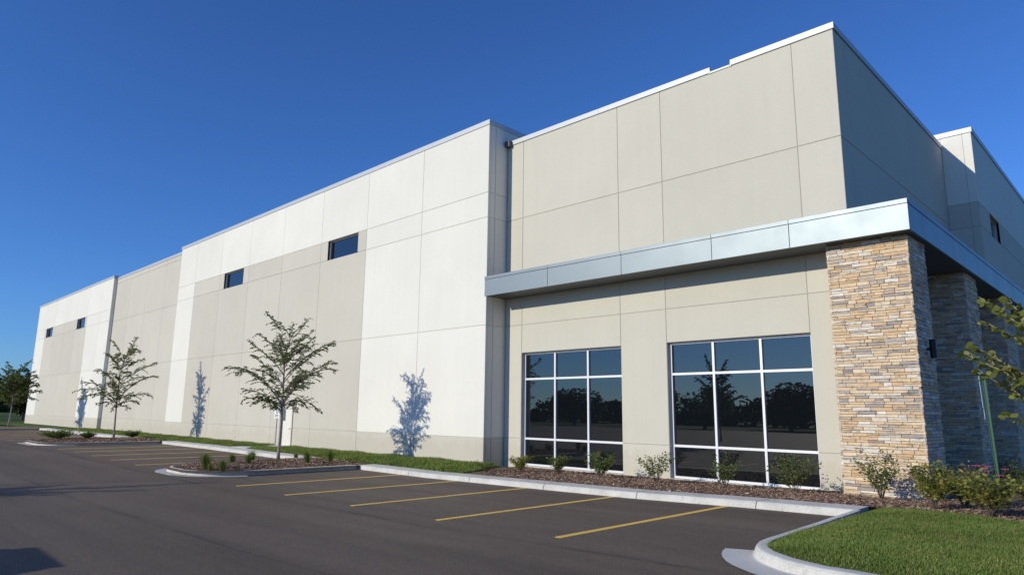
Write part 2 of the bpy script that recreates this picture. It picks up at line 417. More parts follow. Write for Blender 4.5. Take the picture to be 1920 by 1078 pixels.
bed3, z3 = island_bed([p for p in i3], 'mounded wood chip bed of the farthest island')

def chips(name, label_, n, sampler, zf, size=1.0):
    V = np.zeros((n*4, 3)); k = 0; R = np.zeros(n)
    while k < n:
        x, y = sampler()
        if x is None: continue
        L = rng.uniform(.02, .055)*size; W = rng.uniform(.006, .016)*size; a = rng.uniform(0, math.pi); tl = rng.gauss(0, .28); tw = rng.gauss(0, .35)
        ux = Vector((math.cos(a)*math.cos(tl), math.sin(a)*math.cos(tl), math.sin(tl))); uy = Vector((-math.sin(a)*math.cos(tw), math.cos(a)*math.cos(tw), math.sin(tw)))
        c = Vector((x, y, zf(x, y)+rng.uniform(.004, .025)))
        for q, (s1, s2) in enumerate(((-1,-1),(1,-.7),(1,.8),(-1,1))): V[k*4+q] = c+ux*L*s1+uy*W*s2
        R[k] = min(1, max(0, rng.gauss(.48, .26))); k += 1
    F = np.arange(n*4).reshape(n, 4)
    return ob(name, raw_mesh(name, V, F, R), CHIPS, kind='stuff', label=label_, cat='mulch')
def s_bed():
    x = rng.uniform(-17.3, -4.4); y = rng.uniform(BACK+.02, 18.5)
    if x < -16.2 and y < 15.2+(-16.2-x)*2.2: return None, None
    return x, y
def s_right():
    x = rng.uniform(-4.4, 1.0); y = rng.uniform(14.4, 19.0)
    return (x, y) if y > lawn_edge(x)+rng.gauss(0, .05) else (None, None)
chips('wood_chips', 'loose wood chips strewn over the bed below the big windows', 26000, s_bed, bedz)
chips('wood_chips', 'loose wood chips strewn at the foot of the stone pillars', 14000, s_right, lambda x, y: bedz(x, y)+.01)
def s_isl(path):
    ins = inside(path); x0 = min(p[0] for p in path)+.2; x1 = max(p[0] for p in path)-.2
    def f():
        x = rng.uniform(x0, x1); y = rng.uniform(8.8, 15.0)
        return (x, y) if (y > CURB_Y-.2 or (ins(x, y) and ins(x-.15, y-.15) and ins(x+.15, y-.15))) else (None, None)
    return f
chips('wood_chips', 'loose wood chips on the island with grass tufts', 11000, s_isl(i1), z1, 1.15)
chips('wood_chips', 'loose wood chips on the island with round shrubs', 6000, s_isl(i2), z2, 1.6)

def blades(name, label_, n, sampler, zf, hr, width, lean=.35):
    pts = []
    while len(pts) < n:
        p = sampler()
        if p[0] is not None: pts.append(p)
    X = np.array([p[0] for p in pts]); Y = np.array([p[1] for p in pts]); Z = np.array([zf(x, y) for x, y in pts])
    H = nr.uniform(hr[0], hr[1], n)*(1+.25*np.sin(X*2.3)*np.sin(Y*2.9+1)); a = nr.uniform(0, 2*np.pi, n); wd = width*nr.uniform(.6, 1.3, n)
    la = nr.uniform(0, 2*np.pi, n); lv = np.abs(nr.normal(0, lean, n))
    V = np.zeros((n, 5, 3)); base = np.stack([X, Y, Z-.01], 1); side = np.stack([np.cos(a), np.sin(a), 0*a], 1)*wd[:, None]
    ln = np.stack([np.cos(la)*lv, np.sin(la)*lv, np.ones(n)], 1)*H[:, None]
    ln2 = np.stack([np.cos(la)*lv*.3, np.sin(la)*lv*.3, np.full(n, .6)], 1)*H[:, None]
    V[:, 0] = base-side; V[:, 1] = base+side; V[:, 2] = base+ln2+side*.7; V[:, 3] = base+ln2-side*.7; V[:, 4] = base+ln
    i = np.arange(n)*5
    F = np.concatenate([np.stack([i, i+1, i+2], 1), np.stack([i, i+2, i+3], 1), np.stack([i+3, i+2, i+4], 1)])
    r = np.clip(nr.normal(.45, .22, n), 0, .95); r[nr.random(n) < .03] = 1.0
    return ob(name, raw_mesh(name, V.reshape(-1, 3), F, np.tile(r, 3)), GRASSM, kind='stuff', label=label_, cat='grass')
def kerb_in(x, y):
    if x < -3.05 and y < 10.15: return (x+3.05)**2+(y-10.15)**2 < 1.44**2
    return x > -4.53 and y > 8.76
def s_lawn():
    x = rng.uniform(-4.6, 1.2); y = rng.uniform(8.7, 15.3)
    e = lawn_edge(x)
    return (x, y) if kerb_in(x, y) and y < e+rng.gauss(0, .04) and x < -1.0+(y-9)*.12 + rng.random()*1.2 else (None, None)
blades('grass_blades', 'short green grass on the lawn corner beside the stone pillars', 120000, s_lawn, lawnz, (.03, .065), .006, .5)
def s_strip():
    x = -17.0-25.5*rng.random()**1.4; y = rng.uniform(BACK+.01, 17.58)
    if x > -17.9 and y > 15.2+(-16.6-x)*2.0: return None, None
    if -34.6 < x < -32.6 and y > 15: return None, None
    return x, y
blades('grass_blades', 'green grass on the strip along the white wall', 42000, s_strip, bedz, (.06, .13), .010)
blades('grass_blades', 'green grass on the strip past the low round shrubs', 14000, lambda: (rng.uniform(-67, -42.5), rng.uniform(BACK, 17.5)), bedz, (.07, .15), .02)
# concrete walk to the wall door
m = MB(); m.box(-34.4, -32.7, BACK, 17.6, -.1, .155); ob('path', m, CONC, kind='structure', label='short concrete walk from the kerb to the pale wall door')

# ------------------------------------------------------------------ building
bld = ob('warehouse', None, None, label='long white and beige concrete panel warehouse with stone pillared entrance', cat='building')
class Frame:      # wall plane: u along the wall, d into the wall
    def __init__(s, o, u, n): s.o = Vector(o); s.u = Vector(u); s.n = Vector(n)
    def p(s, u, d, z): return s.o + s.u*u - s.n*d + Vector((0, 0, z))
def panel(fr, u0, u1, z0, z1, mat, gap=(.011,)*4, name='panel', parent=None, depth=.10, bev=.012, off=0.0):
    l, r, bt, tp = gap; m = MB(); u0 += l; u1 -= r; z0 += bt; z1 -= tp
    rings = [(depth, 0), (bev+off, 0), (off, bev)]
    for d, ins in rings:
        for (u, z) in ((u0+ins, z0+ins), (u1-ins, z0+ins), (u1-ins, z1-ins), (u0+ins, z1-ins)): m.v.append(tuple(fr.p(u, d, z)))
    flip = fr.u.cross(Vector((0, 0, 1))).dot(fr.n) < 0
    def add(q): m.f.append(tuple(reversed(q)) if flip else tuple(q)); m.r.append(0)
    add((8, 9, 10, 11)); add((3, 2, 1, 0))
    for a in (0, 4):
        for k in range(4): add((a+k, a+(k+1) % 4, a+4+(k+1) % 4, a+4+k))
    return ob(name, m, mat, parent or bld)
def fbox(m, fr, u0, u1, d0, d1, z0, z1):
    c = [fr.p(u, d, z) for z in (z0, z1) for (u, d) in ((u0, d0), (u1, d0), (u1, d1), (u0, d1))]
    n = len(m.v); m.v += [tuple(x) for x in c]
    flip = fr.u.cross(Vector((0, 0, 1))).dot(fr.n) < 0
    for q in ((0,3,2,1),(4,5,6,7),(0,1,5,4),(1,2,6,5),(2,3,7,6),(3,0,4,7)):
        m.f.append(tuple(n+i for i in (reversed(q) if flip else q))); m.r.append(0)
def facade(fr, cols, rows, colour, holes=(), nogap_l=False, nogap_r=False):
    """cols / rows are joint positions; holes are (u0,u1,z0,z1) each inside one row band; pieces either side stay panels"""
    core = MB()
    for ci in range(len(cols)-1):
        for ri in range(len(rows)-1):
            cells = [(cols[ci], cols[ci+1], rows[ri], rows[ri+1])]
            for h in holes:
                nx_ = []
                for (a, bb, c0, c1) in cells:
                    if h[0] >= bb-1e-6 or h[1] <= a+1e-6 or h[2] >= c1-1e-6 or h[3] <= c0+1e-6: nx_.append((a, bb, c0, c1)); continue
                    if h[0]-a > .03: nx_.append((a, h[0], c0, c1))
                    if bb-h[1] > .03: nx_.append((h[1], bb, c0, c1))
                    A, B = max(a, h[0]), min(bb, h[1])
                    if h[2]-c0 > .03: nx_.append((A, B, c0, h[2]))
                    if c1-h[3] > .03: nx_.append((A, B, h[3], c1))
                cells = nx_
            for (a, bb, c0, c1) in cells:
                mat = colour((a+bb)/2, (c0+c1)/2); g = .0065
                e = lambda v, lst: 0.0 if not any(abs(v-q) < .02 for q in lst) else g
                gl = e(a, cols); gr = e(bb, cols)
                if nogap_l and ci == 0 and abs(a-cols[0]) < .01: gl = 0
                if nogap_r and ci == len(cols)-2 and abs(bb-cols[-1]) < .01: gr = 0
                panel(fr, a, bb, c0, c1, mat, (gl, gr, e(c0, rows), e(c1, rows)))
                fbox(core, fr, a+(.05 if gl == 0 and ci == 0 else 0), bb-(.05 if gr == 0 and ci == len(cols)-2 else 0), .022, .34, c0, c1)
    return ob('wall', core, JOINT, bld)
def window(fr, u0, u1, z0, z1, us, zs, fmat=FRAME, depth=.15, bar=.07, label_=None):
    fm = MB()
    fbox(fm, fr, u0, u0+bar, depth-.03, depth+.09, z0, z1); fbox(fm, fr, u1-bar, u1, depth-.03, depth+.09, z0, z1)
    fbox(fm, fr, u0+bar, u1-bar, depth-.03, depth+.09, z0, z0+bar); fbox(fm, fr, u0+bar, u1-bar, depth-.03, depth+.09, z1-bar, z1)
    wn = ob('window', fm, fmat, bld)
    if label_: wn['label'] = label_
    for u in us:
        m = MB(); fbox(m, fr, u-.035, u+.035, depth-.035, depth+.085, z0+bar, z1-bar); ob('mullion', m, fmat, wn)
    E_ = [u0+bar]+[x for x in us]+[u1-bar]; Z_ = [z0+bar]+list(zs)+[z1-bar]
    for a, bb in zip(E_, E_[1:]):
        A = a+(.035 if a in us else 0); B = bb-(.035 if bb in us else 0)
        for z in zs:
            m = MB(); fbox(m, fr, A, B, depth-.025, depth+.08, z-.035, z+.035); ob('transom', m, fmat, wn)
        for c0, c1 in zip(Z_, Z_[1:]):
            m = MB(); tl = rng.uniform(-.0015, .0015); tz = rng.uniform(-.002, .002)
            d = depth+.02; q = [fr.p(A-.01, d-tl, c0-.01), fr.p(B+.01, d+tl, c0-.01+0), fr.p(B+.01, d+tl+tz, c1+.01), fr.p(A-.01, d-tl+tz, c1+.01)]
            q2 = [p - fr.n*.012 for p in q]
            m.v = [tuple(p) for p in q+q2]
            flip = fr.u.cross(Vector((0, 0, 1))).dot(fr.n) < 0
            for f in ((0,1,2,3),(7,6,5,4),(1,0,4,5),(2,1,5,6),(3,2,6,7),(0,3,7,4)):
                m.f.append(tuple(reversed(f)) if flip else f); m.r.append(0)
            ob('pane', m, GLASS, wn)
    m = MB(); fbox(m, fr, u0-.0, u1+.0, depth+.12, depth+.16, z0, z1); ob('window_back', m, DARK, wn)
    return wn
def coping(fr, u0, u1, z, h=.20, th=.36, seg=3.66, proj=.035):
    n = max(1, round((u1-u0)/seg))
    for i in range(n):
        a = u0+(u1-u0)*i/n; bb = u0+(u1-u0)*(i+1)/n
        m = MB(); g = .003
        fbox(m, fr, a+(g if i else 0), bb-(g if i < n-1 else 0), -proj, th, z-h, z+rng.uniform(-.002, .002))
        ob('coping', m, METAL, bld)

YW, YG, YR = 17.6, 18.65, 17.9
SX = Vector((1, 0, 0)); SY = Vector((0, 1, 0))
frW = Frame((0, YW, 0), SX, -SY); frG = Frame((0, YG, 0), SX, -SY); frR = Frame((0, YR, 0), SX, -SY)
rowsW = [-.1, 1.06, 5.26, 9.52, 10.53, 13.38]
colsN = [-50.95, -47.95, -43.76, -39.58, -35.39, -31.2, -27.02, -22.78, -18.62]
def colN(u, z):
    if z < 1.06: return BEIGE
    if -47.95 < u < -27.02 and z < 10.53: return BEIGE
    return WHITE
wins = [(-30.52, -27.75, 9.52, 10.53), (-43.1, -40.3, 9.52, 10.53)]
facade(frW, colsN, rowsW, colN, wins, True, True)
window(frW, *wins[0], [], [], BRONZE, .17, .05, 'high strip window in the beige band next to the white wall')
window(frW, *wins[1], [], [], BRONZE, .17, .05, 'high strip window in the beige band towards the recessed wall')
coping(frW, -51.0, -18.58, 13.56)
# return of the white block (faces the entrance) and its mirror at the recess
frRet = Frame((-18.62, 0, 0), SY, SX)
facade(frRet, [17.71, 17.98, 18.99], rowsW[:-1]+[10.53], lambda u, z: BEIGE if z < 1.06 else WHITE) if False else None
def colRet(u, z): return BEIGE if z < 1.06 else WHITE
facade(frRet, [17.71, 17.98, 22.5], rowsW, colRet, (), True, True)
coping(frRet, 17.97, 22.6, 13.56)
# recess
colsR = [-67.3, -63.0, -58.85, -54.7, -50.6]
facade(frR, colsR, [-.1, 1.1, 5.3, 9.45, 12.85, 13.22], lambda u, z: BEIGE)
coping(frR, -67.0, -50.7, 13.40)
# far block
colsF = [-94.75, -90.65, -86.5, -82.35, -78.2, -74.05, -69.9, -66.9]
def colF(u, z):
    if z < 1.06: return BEIGE
    if -90.65 < u < -74.05 and z < 10.53: return BEIGE
    return WHITE
winF = [(-90.0, -87.2, 9.52, 10.53), (-77.5, -74.7, 9.52, 10.53)]
facade(frW, colsF, rowsW, colF, winF, True, True)
window(frW, *winF[0], [], [], BRONZE, .17, .05, 'small high window nearest the far corner of the building')
window(frW, *winF[1], [], [], BRONZE, .17, .05, 'small high window on the far block beside its white end')
coping(frW, -94.8, -66.86, 13.56)
frFr = Frame((-66.9, 0, 0), SY, SX)
facade(frFr, [17.71, 18.2], rowsW, colRet, (), True, True); coping(frFr, 17.97, 19.0, 13.56)
frNl = Frame((-50.95, 0, 0), SY, -SX); facade(frNl, [17.71, 18.2], rowsW, colRet, (), True, True)
# far end wall
frEnd = Frame((-94.75, 0, 0), SY, -SX)
facade(frEnd, [17.71+4.2*i for i in range(12)], rowsW, colRet, (), True, True); coping(frEnd, 17.97, 63, 13.56)
# roof deck behind the parapets
m = MB(); m.box(-94.4, -18.9, 18.3, 63, 12.3, 12.5); m.box(-19.5, -6.2, 19.0, 63, 11.9, 12.1); ob('roof', m, CONC, bld)

# grey entrance block
colsG = [-18.60, -17.72, -13.17, -11.42, -6.98, -5.81]; rowsG = [-.1, 1.06, 5.28, 9.52, 12.69]
big = [(-17.72, -13.17, .10, 4.22), (-11.42, -6.98, .10, 4.22)]
facade(frG, colsG, rowsG, lambda u, z: GREY, big, True, True)
window(frG, *big[0], [-16.2, -14.69], [1.06, 3.24], FRAME, .20, .065, 'nine-pane white framed window next to the white block')
window(frG, *big[1], [-9.94, -8.46], [1.06, 3.24], FRAME, .20, .065, 'nine-pane white framed window next to the stone pillar')
# parapet with the overflow notch
panel(frG, -18.6, -9.55, 12.69, 12.72, GREY, (0, 0, 0, 0)); panel(frG, -8.86, -5.81, 12.69, 12.72, GREY, (0, 0, 0, 0))
coping(frG, -18.35, -9.55, 12.88, .18); coping(frG, -9.552, -8.858, 12.735, .06, .36, 3, .03); coping(frG, -8.86, -5.77, 12.88, .18)
m = MB(); fbox(m, frG, -9.58, -9.54, -.03, .3, 12.66, 12.80); fbox(m, frG, -8.87, -8.83, -.03, .3, 12.66, 12.80); ob('notch_flashing', m, METAL, bld)
frGr = Frame((-5.81, 0, 0), SY, SX)
facade(frGr, [18.76, 19.5, 24.0, 25.85, 30.3, 31.2], [-.1, 1.06, 5.28, 9.52, 12.69], lambda u, z: GREY, (), True, True)
coping(frGr, 19.02, 31.0, 12.88, .18)
# right hand white block
YB = 30.7; XB = -4.76
frB = Frame((0, YB, 0), SX, -SY)
facade(frB, [-6.3, -5.81, -5.06, XB], [-.1, 5.28, 9.3, 10.28, 13.14], lambda u, z: GREY if z < 10.28 else WHITE, (), True, True); coping(frB, -12, XB+.04, 13.34)
frBr = Frame((XB, 0, 0), SY, SX)
wr = (32.75, 34.75, 9.3, 10.28)
facade(frBr, [30.81, 31.2, 35.4, 39.6, 43.8, 48.0, 52.2], [-.1, 5.28, 9.3, 10.28, 13.14], lambda u, z: GREY if z < 10.28 else WHITE, [wr], True, True)
window(frBr, *wr, [], [], BRONZE, .2, .05, 'high window on the shaded side of the entrance'); coping(frBr, 31.07, 56, 13.34)
# pale wall door with frame
m = MB(); fbox(m, frW, -34.22, -33.0, -.035, .02, .16, 2.02); dr = ob('door', m, WHITE, bld, label='plain pale steel door in the beige wall')
m = MB(); fbox(m, frW, -34.30, -34.22, -.05, .02, .16, 2.10); fbox(m, frW, -33.0, -32.92, -.05, .02, .16, 2.10); fbox(m, frW, -34.22, -33.0, -.05, .02, 2.02, 2.10); ob('door_frame', m, BEIGE, dr)
m = MB(); fbox(m, frW, -33.16, -33.08, -.09, -.036, 1.02, 1.06); ob('handle', m, METAL, dr)
# downspout at the parapet end of the grey block
m = MB(); m.box(-18.58, -18.33, 18.45, 18.62, 12.62, 12.86); ob('scupper_box', m, SOFFIT, bld)

# canopy
cano = MB(); ZC0, ZC1 = 6.34, 7.10; YC = 17.48; XC = -4.10
cano.box(-18.58, XC-.03, YC+.03, YG-.01, ZC0+.06, ZC1-.04); cano.box(-5.80, XC-.03, YG-.01, 37, ZC0+.061, ZC1-.041)
can = ob('canopy', cano, SOFFIT, bld, label='silver metal canopy wrapping the entrance corner')
frC = Frame((0, YC, 0), SX, -SY); frCr = Frame((XC, 0, 0), SY, SX)
for a, bb in zip([-18.60, -15.4, -12.28, -9.15, -6.92], [-15.4, -12.28, -9.15, -6.92, XC]):
    panel(frC, a, bb, ZC0, ZC1-.115, FASCIA, (.006, .006 if bb != XC else 0, 0, .008), 'fascia_panel', can, .06, .004)
    panel(frC, a, bb, ZC1-.115, ZC1, FASCIA, (.003, .003 if bb != XC else 0, 0, 0), 'fascia_trim', can, .07, .004, -.012)
ys = [YC+.062, 18.74, 21.95, 25.0, 28.2, 31.4, 34.6, 37]
for a, bb in zip(ys, ys[1:]):
    panel(frCr, a, bb, ZC0, ZC1-.115, FASCIA, (.006 if a > 18 else 0, .006, 0, .008), 'fascia_panel', can, .06, .004)
    panel(frCr, a+(.01 if a < 18 else 0), bb, ZC1-.115, ZC1, FASCIA, (0, .003, 0, 0), 'fascia_trim', can, .07, .004, -.012)
m = MB(); m.box(-18.58, XC-.07, YC+.07, YG-.012, ZC0+.012, ZC0+.055); m.box(-5.80, XC-.07, YG-.012, 36.9, ZC0+.0121, ZC0+.0551); ob('soffit', m, SOFFIT, can)

# stone pillars
def stone_mesh(L, h, seed):
    r = random.Random(seed); m = MB(); b_ = .008
    f = [r.uniform(-.006, .008) for _ in range(4)]
    R0 = [(-L/2, .05, 0), (L/2, .05, 0), (L/2, .05, h), (-L/2, .05, h)]
    R1 = [(-L/2, b_, 0), (L/2, b_, 0), (L/2, b_, h), (-L/2, b_, h)]
    R2 = [(-L/2+b_, -f[0], b_), (L/2-b_, -f[1], b_), (L/2-b_, -f[2], h-b_), (-L/2+b_, -f[3], h-b_)]
    m.v = R0+R1+R2
    for q in [(8, 9, 10, 11)]+[(a+k, a+(k+1) % 4, a+4+(k+1) % 4, a+4+k) for a in (0, 4) for k in range(4)]: m.f.append(q); m.r.append(0)
    return m
def courses(width, z0, z1, r):
    """ledge stone laid in uneven courses; returns (u, z, length, height)"""
    out = []; z = z0
    while z < z1-.03:
        h = min(r.choice([.06, .07, .078, .085, .10]), z1-z)
        if z1-z-h < .04: h = z1-z
        u = 0.0
        while u < width-1e-6:
            L = r.uniform(.14, .50)
            if width-u-L < .14: L = width-u
            if h > .08 and r.random() < .25:            # split into two thin stones
                s = r.uniform(.42, .58); out.append((u, z, L, h*s)); out.append((u, z+h*s, L, h*(1-s)))
            else: out.append((u, z, L, h))
            u += L
        z += h
    return out
def pillar(x0, x1, y0, y1, zb, label_, individual, seed):
    r = random.Random(seed)
    m = MB(); m.box(x0+.045, x1-.045, y0+.045, y1-.045, zb-.2, 6.40); pl = ob('stone_pillar', m, MORTAR, bld, label=label_)
    faces = [(Frame((x0, y0, 0), SX, -SY), x1-x0), (Frame((x1, y0, 0), SY, SX), y1-y0), (Frame((x0, y1, 0), -SY, -SX), y1-y0)]
    rest = MB(); g = .004
    for fi, (fr, wd) in enumerate(faces):
        cs = courses(wd, zb-.1, 6.352, r)
        keep = set()
        if fi == 0 and individual:
            keep = set(sorted(range(len(cs)), key=lambda i: -cs[i][2]*cs[i][3])[:300])
        for i, (u, z, L, h) in enumerate(cs):
            pr = r.uniform(-.014, .009); e0 = -.03 if u < .01 else g; e1 = -.03 if u+L > wd-.01 else g
            if u < .01: e0 = r.uniform(-.02, .012)
            if u+L > wd-.01: e1 = r.uniform(-.02, .012)
            sm = stone_mesh(L-e0-e1, h-.007, r.random())
            c = fr.p(u+e0+(L-e0-e1)/2, pr, z+.003)
            mt = Matrix((( fr.u.x, -fr.n.x, 0, c.x), (fr.u.y, -fr.n.y, 0, c.y), (0, 0, 1, c.z), (0, 0, 0, 1)))
            if i in keep:
                o = ob('stone', sm, STONE, pl); o.matrix_local = mt
            else:
                n = len(rest.v); rest.v += [tuple(mt @ Vector(v)) for v in sm.v]; rv = r.random()
                rest.f += [tuple(n+k for k in f) for f in sm.f]; rest.r += [rv]*len(sm.f)
    o = ob('small_stones' if individual else 'stones', rest.mesh('stones', True), STONE_A, pl, kind='stuff')
    return pl
pillar(-6.15, -4.28, 17.90, 19.46, .12, 'sunlit tan ledge stone pillar at the canopy corner', True, 11)
pillar(-6.0, -4.28, 23.92, 25.5, .12, 'shaded ledge stone pillar behind the wall lamp', False, 12)
pillar(-6.0, -4.28, 29.95, 31.5, .12, 'shaded ledge stone pillar half hidden by the broad leaves', False, 13)
pillar(-6.0, -4.28, 35.9, 37.4, .12, 'farthest shaded ledge stone pillar under the canopy', False, 14)
# wall lamp on the shaded side of the first pillar
lamp = ob('wall_lamp', None, None, label='black cylinder wall lamp on the shaded side of the stone pillar', cat='wall lamp', loc=(-4.28, 18.75, 3.40))
m = MB(); m.tube([(.13, 0, 0), (.13, 0, .46)], [.075, .075], 16); ob('lamp_body', m.mesh('lamp_body'), DARK, lamp)
m = MB(); m.box(-.02, .015, -.07, .07, .12, .34); m.box(.0, .08, -.03, .03, .2, .26); ob('bracket', m, DARK, lamp)
m = MB(); m.tube([(.13, 0, -.012), (.13, 0, .0)], [.06, .06], 16); ob('lens', m, FRAME, lamp)

# ------------------------------------------------------------------ plants
def leaf_arrays(P, D, size, rr, flat=.5, aspect=.55):
    """diamond leaves: P points, D growth directions"""
    n = len(P); P = np.array(P); D = np.array(D); D /= np.linalg.norm(D, axis=1)[:, None]+1e-9
    nrm = np.stack([nr.normal(0, flat, n), nr.normal(0, flat, n), np.ones(n)], 1)
    S = np.cross(D, nrm); S /= np.linalg.norm(S, axis=1)[:, None]+1e-9
    Nn = np.cross(S, D)
    sz = size*nr.uniform(.6, 1.25, n)[:, None]
    V = np.zeros((n, 6, 3))
    V[:, 0] = P; V[:, 1] = P+D*sz*.32+S*sz*aspect*.5-Nn*sz*.05; V[:, 2] = P+D*sz*.72+S*sz*aspect*.42-Nn*sz*.09; V[:, 3] = P+D*sz-Nn*sz*.16
    V[:, 4] = P+D*sz*.72-S*sz*aspect*.42-Nn*sz*.09; V[:, 5] = P+D*sz*.32-S*sz*aspect*.5-Nn*sz*.05
    i = np.arange(n)*6
    F = np.concatenate([np.stack([i, i+1, i+2, i+3], 1), np.stack([i, i+3, i+4, i+5], 1)])
    return V.reshape(-1, 3), F, np.tile(rr, 2)
def bez(p0, p1, p2, n):
    return [p0*(1-t)**2+p1*2*t*(1-t)+p2*t*t for t in [i/n for i in range(n+1)]]
def young_tree(base, trunk, tips, label_, seed, fill=26, leaf=.075, dens=1.0, rtrunk=.055, mats=(BARK, LEAF), depth=1.5, group=None, twig=.58, wide=1.0, droop=.25, name='young_tree', aspect=.5, tw_step=.12):
    """trunk / tips: (side, height) in the plane that faces the car park drive; branches also spread out of that plane"""
    r = random.Random(seed); root = ob(name, None, None, label=label_, cat='tree', group=group, loc=base)
    v = Vector((base[0], base[1])).normalized(); lat = Vector((v.y, -v.x, 0)); dep = Vector((v.x, v.y, 0))
    tp = [lat*s + Vector((0, 0, h)) + dep*r.uniform(-.04, .04)*(i > 0) for i, (s, h) in enumerate(trunk)]
    H = trunk[-1][1]
    def at(h):
        for a, bb in zip(tp, tp[1:]):
            if bb.z >= h: return a.lerp(bb, (h-a.z)/max(1e-6, bb.z-a.z))
        return tp[-1]
    tm = MB(); pts = []
    for a, bb in zip(tp, tp[1:]):
        for k in range(4): pts.append(a.lerp(bb, k/4))
    pts.append(tp[-1])
    tm.tube(pts, [rtrunk*(1.25 if p.z < .12 else 1)*max(.12, 1-.85*p.z/H) for p in pts], 10)
    ob('trunk', tm.mesh('trunk', smooth=True), mats[0], root)
    wood = MB(); LP = []; LD = []
    first = r.uniform(.30, .36)*H
    def leafy(pl, dens_, start=.25):
        for i in range(len(pl)-1):
            a, bb = pl[i], pl[i+1]; t = (bb-a)
            if t.length < 1e-5: continue
            k = max(1, int(t.length/.0135*dens_))
            for j in range(k):
                if (i+j/k)/(len(pl)-1) < start: continue
                p = a.lerp(bb, (j+r.random())/k); sd = t.normalized().cross(Vector((0, 0, 1)))
                if sd.length < .1: sd = Vector((1, 0, 0))
                sd.normalize(); s = 1 if (j+i) % 2 else -1
                d = sd*s*r.uniform(.5, 1.1) + t.normalized()*r.uniform(.3, .8) + Vector((0, 0, r.uniform(-.5, .25)))
                LP.append(tuple(p)); LD.append(tuple(d))
    def branch(p0, p2, rad, dens_=1.0, twigs=True, arch=.35):
        d = p2-p0; hor = Vector((d.x, d.y, 0)).length
        p1 = p0 + d*.5 + Vector((0, 0, arch*hor)) + Vector((r.gauss(0, .06), r.gauss(0, .06), 0))
        pl = bez(p0, p1, p2, 8)
        pl = [p+Vector((r.gauss(0, .012), r.gauss(0, .012), r.gauss(0, .012)))*(0 < i < 8) for i, p in enumerate(pl)]
        wood.tube(pl, [rad*(1-.85*i/8)+.0025 for i in range(9)], 5, False)
        leafy(pl, dens_*1.0, .3)
        if twigs:
            L = d.length; n = max(3, int(L/tw_step))
            for i in range(n):
                f = .22+.76*(i+r.random()*.6)/n; q = pl[min(7, int(f*8))].lerp(pl[min(8, int(f*8)+1)], f*8 % 1)
                t = (pl[min(8, int(f*8)+1)]-pl[max(0, int(f*8)-1)]).normalized(); sd = t.cross(Vector((0, 0, 1)))
                if sd.length < .15: sd = Vector((r.gauss(0, 1), r.gauss(0, 1), .2))
                sd.normalize(); ln = twig*r.uniform(.45, 1.15)*(1.15-.75*f)*min(1.2, .45+L*.35)
                e = q+(sd*(1 if i % 2 else -1)*r.uniform(.5, 1)+t*r.uniform(.5, 1.1)+Vector((0, 0, r.uniform(-.6, .9)))).normalized()*ln
                tl = bez(q, q.lerp(e, .5)+Vector((0, 0, .04)), e-Vector((0, 0, ln*droop)), 4)
                wood.tube(tl, [.0055-.001*k for k in range(5)], 4, False); leafy(tl, dens_, .1)
    for (s, h) in tips:
        a = max(first*r.uniform(1, 1.3), min(h-.62*abs(s)-.2, .9*H) * r.uniform(.9, 1.0))
        if h < first+.3: a = first*r.uniform(1.0, 1.25)
        tip = lat*s + Vector((0, 0, h)) + dep*r.uniform(-depth, depth)*(.35 if h > .8*H else .8)
        branch(at(a), tip, .017 if abs(s) > .8 else .012, dens, True, .42 if h < .8*H else .16)
    for k in range(fill):
        h = first+(H*.90-first)*((k+r.random())/fill)**1.25; an = r.uniform(0, 2*math.pi); f = (h-first)/(H-first)
        L = r.uniform(.35, 1.45)*(1.0-.45*abs(f-.35))*wide*(.6 if f > .85 else 1)
        tip = at(h)+Vector((math.cos(an)*L, math.sin(an)*L, r.uniform(.2, 1.25)*L))
        branch(at(h), tip, .011, dens, True, .2)
    leafy(tp, .8, .45)
    ob('branches', wood.mesh('branches', smooth=True), mats[0], root)
    rr = np.clip(nr.normal(.45, .25, len(LP)), 0, 1)
    V, F, R = leaf_arrays(LP, LD, leaf, rr, 1.1, aspect); print(name, len(LP))
    ob('crown', raw_mesh('crown', V, F, R), mats[1], root)
    return root
T1 = [(.76, 5.29), (.99, 4.91), (-1.07, 4.66), (-1.35, 4.32), (-2.16, 3.37), (-1.84, 3.22), (-1.39, 2.52), (-1.38, 2.17), (-1.11, 2.01), (-.73, 1.97), (-.32, 1.88), (.59, 1.76), (1.49, 1.74), (1.01, 1.9),
      (2.01, 3.41), (1.86, 3.62), (1.78, 4.5), (1.8, 4.41), (1.06, 4.66), (-.35, 4.52), (-.73, 3.38), (.89, 2.66), (1.41, 3.18), (-.25, 4.62), (.5, 3.6), (-.5, 2.9), (.7, 3.1)]
T2 = [(.62, 6.22), (-.75, 5.89), (-.96, 5.08), (1.19, 4.84), (1.84, 4.58), (2.03, 3.71), (1.83, 2.54), (1.15, 2.06), (.68, 1.72), (-.3, 1.59), (-1.12, 1.97), (-2.16, 2.72), (-2.11, 2.23), (-1.88, 3.23), (-1.34, 3.98), (-.67, 2.31), (.7, 3.3), (-.6, 3.2)]
T3 = [(-.72, 5.59), (-1.23, 4.6), (-1.4, 3.9), (1.36, 4.83), (1.61, 4.4), (1.58, 4.05), (1.83, 3.62), (2.09, 3.08), (1.71, 2.36), (1.21, 2.74), (-1.06, 2.15), (-.62, 2.62), (.92, 3.59), (-.5, 3.6)]
GT = 'young trees planted in the car park islands'
young_tree((-24.3, 12.5, z1(-24.3, 12.5)), [(0, -.05), (.02, 1.4), (0, 2.8), (-.02, 3.7), (.06, 4.2), (.2, 4.7), (.5, 5.05)], T1, 'young tree with arching branches in the island with the ornamental grass tufts', 21, 34, .080, .68, .06, group=GT)
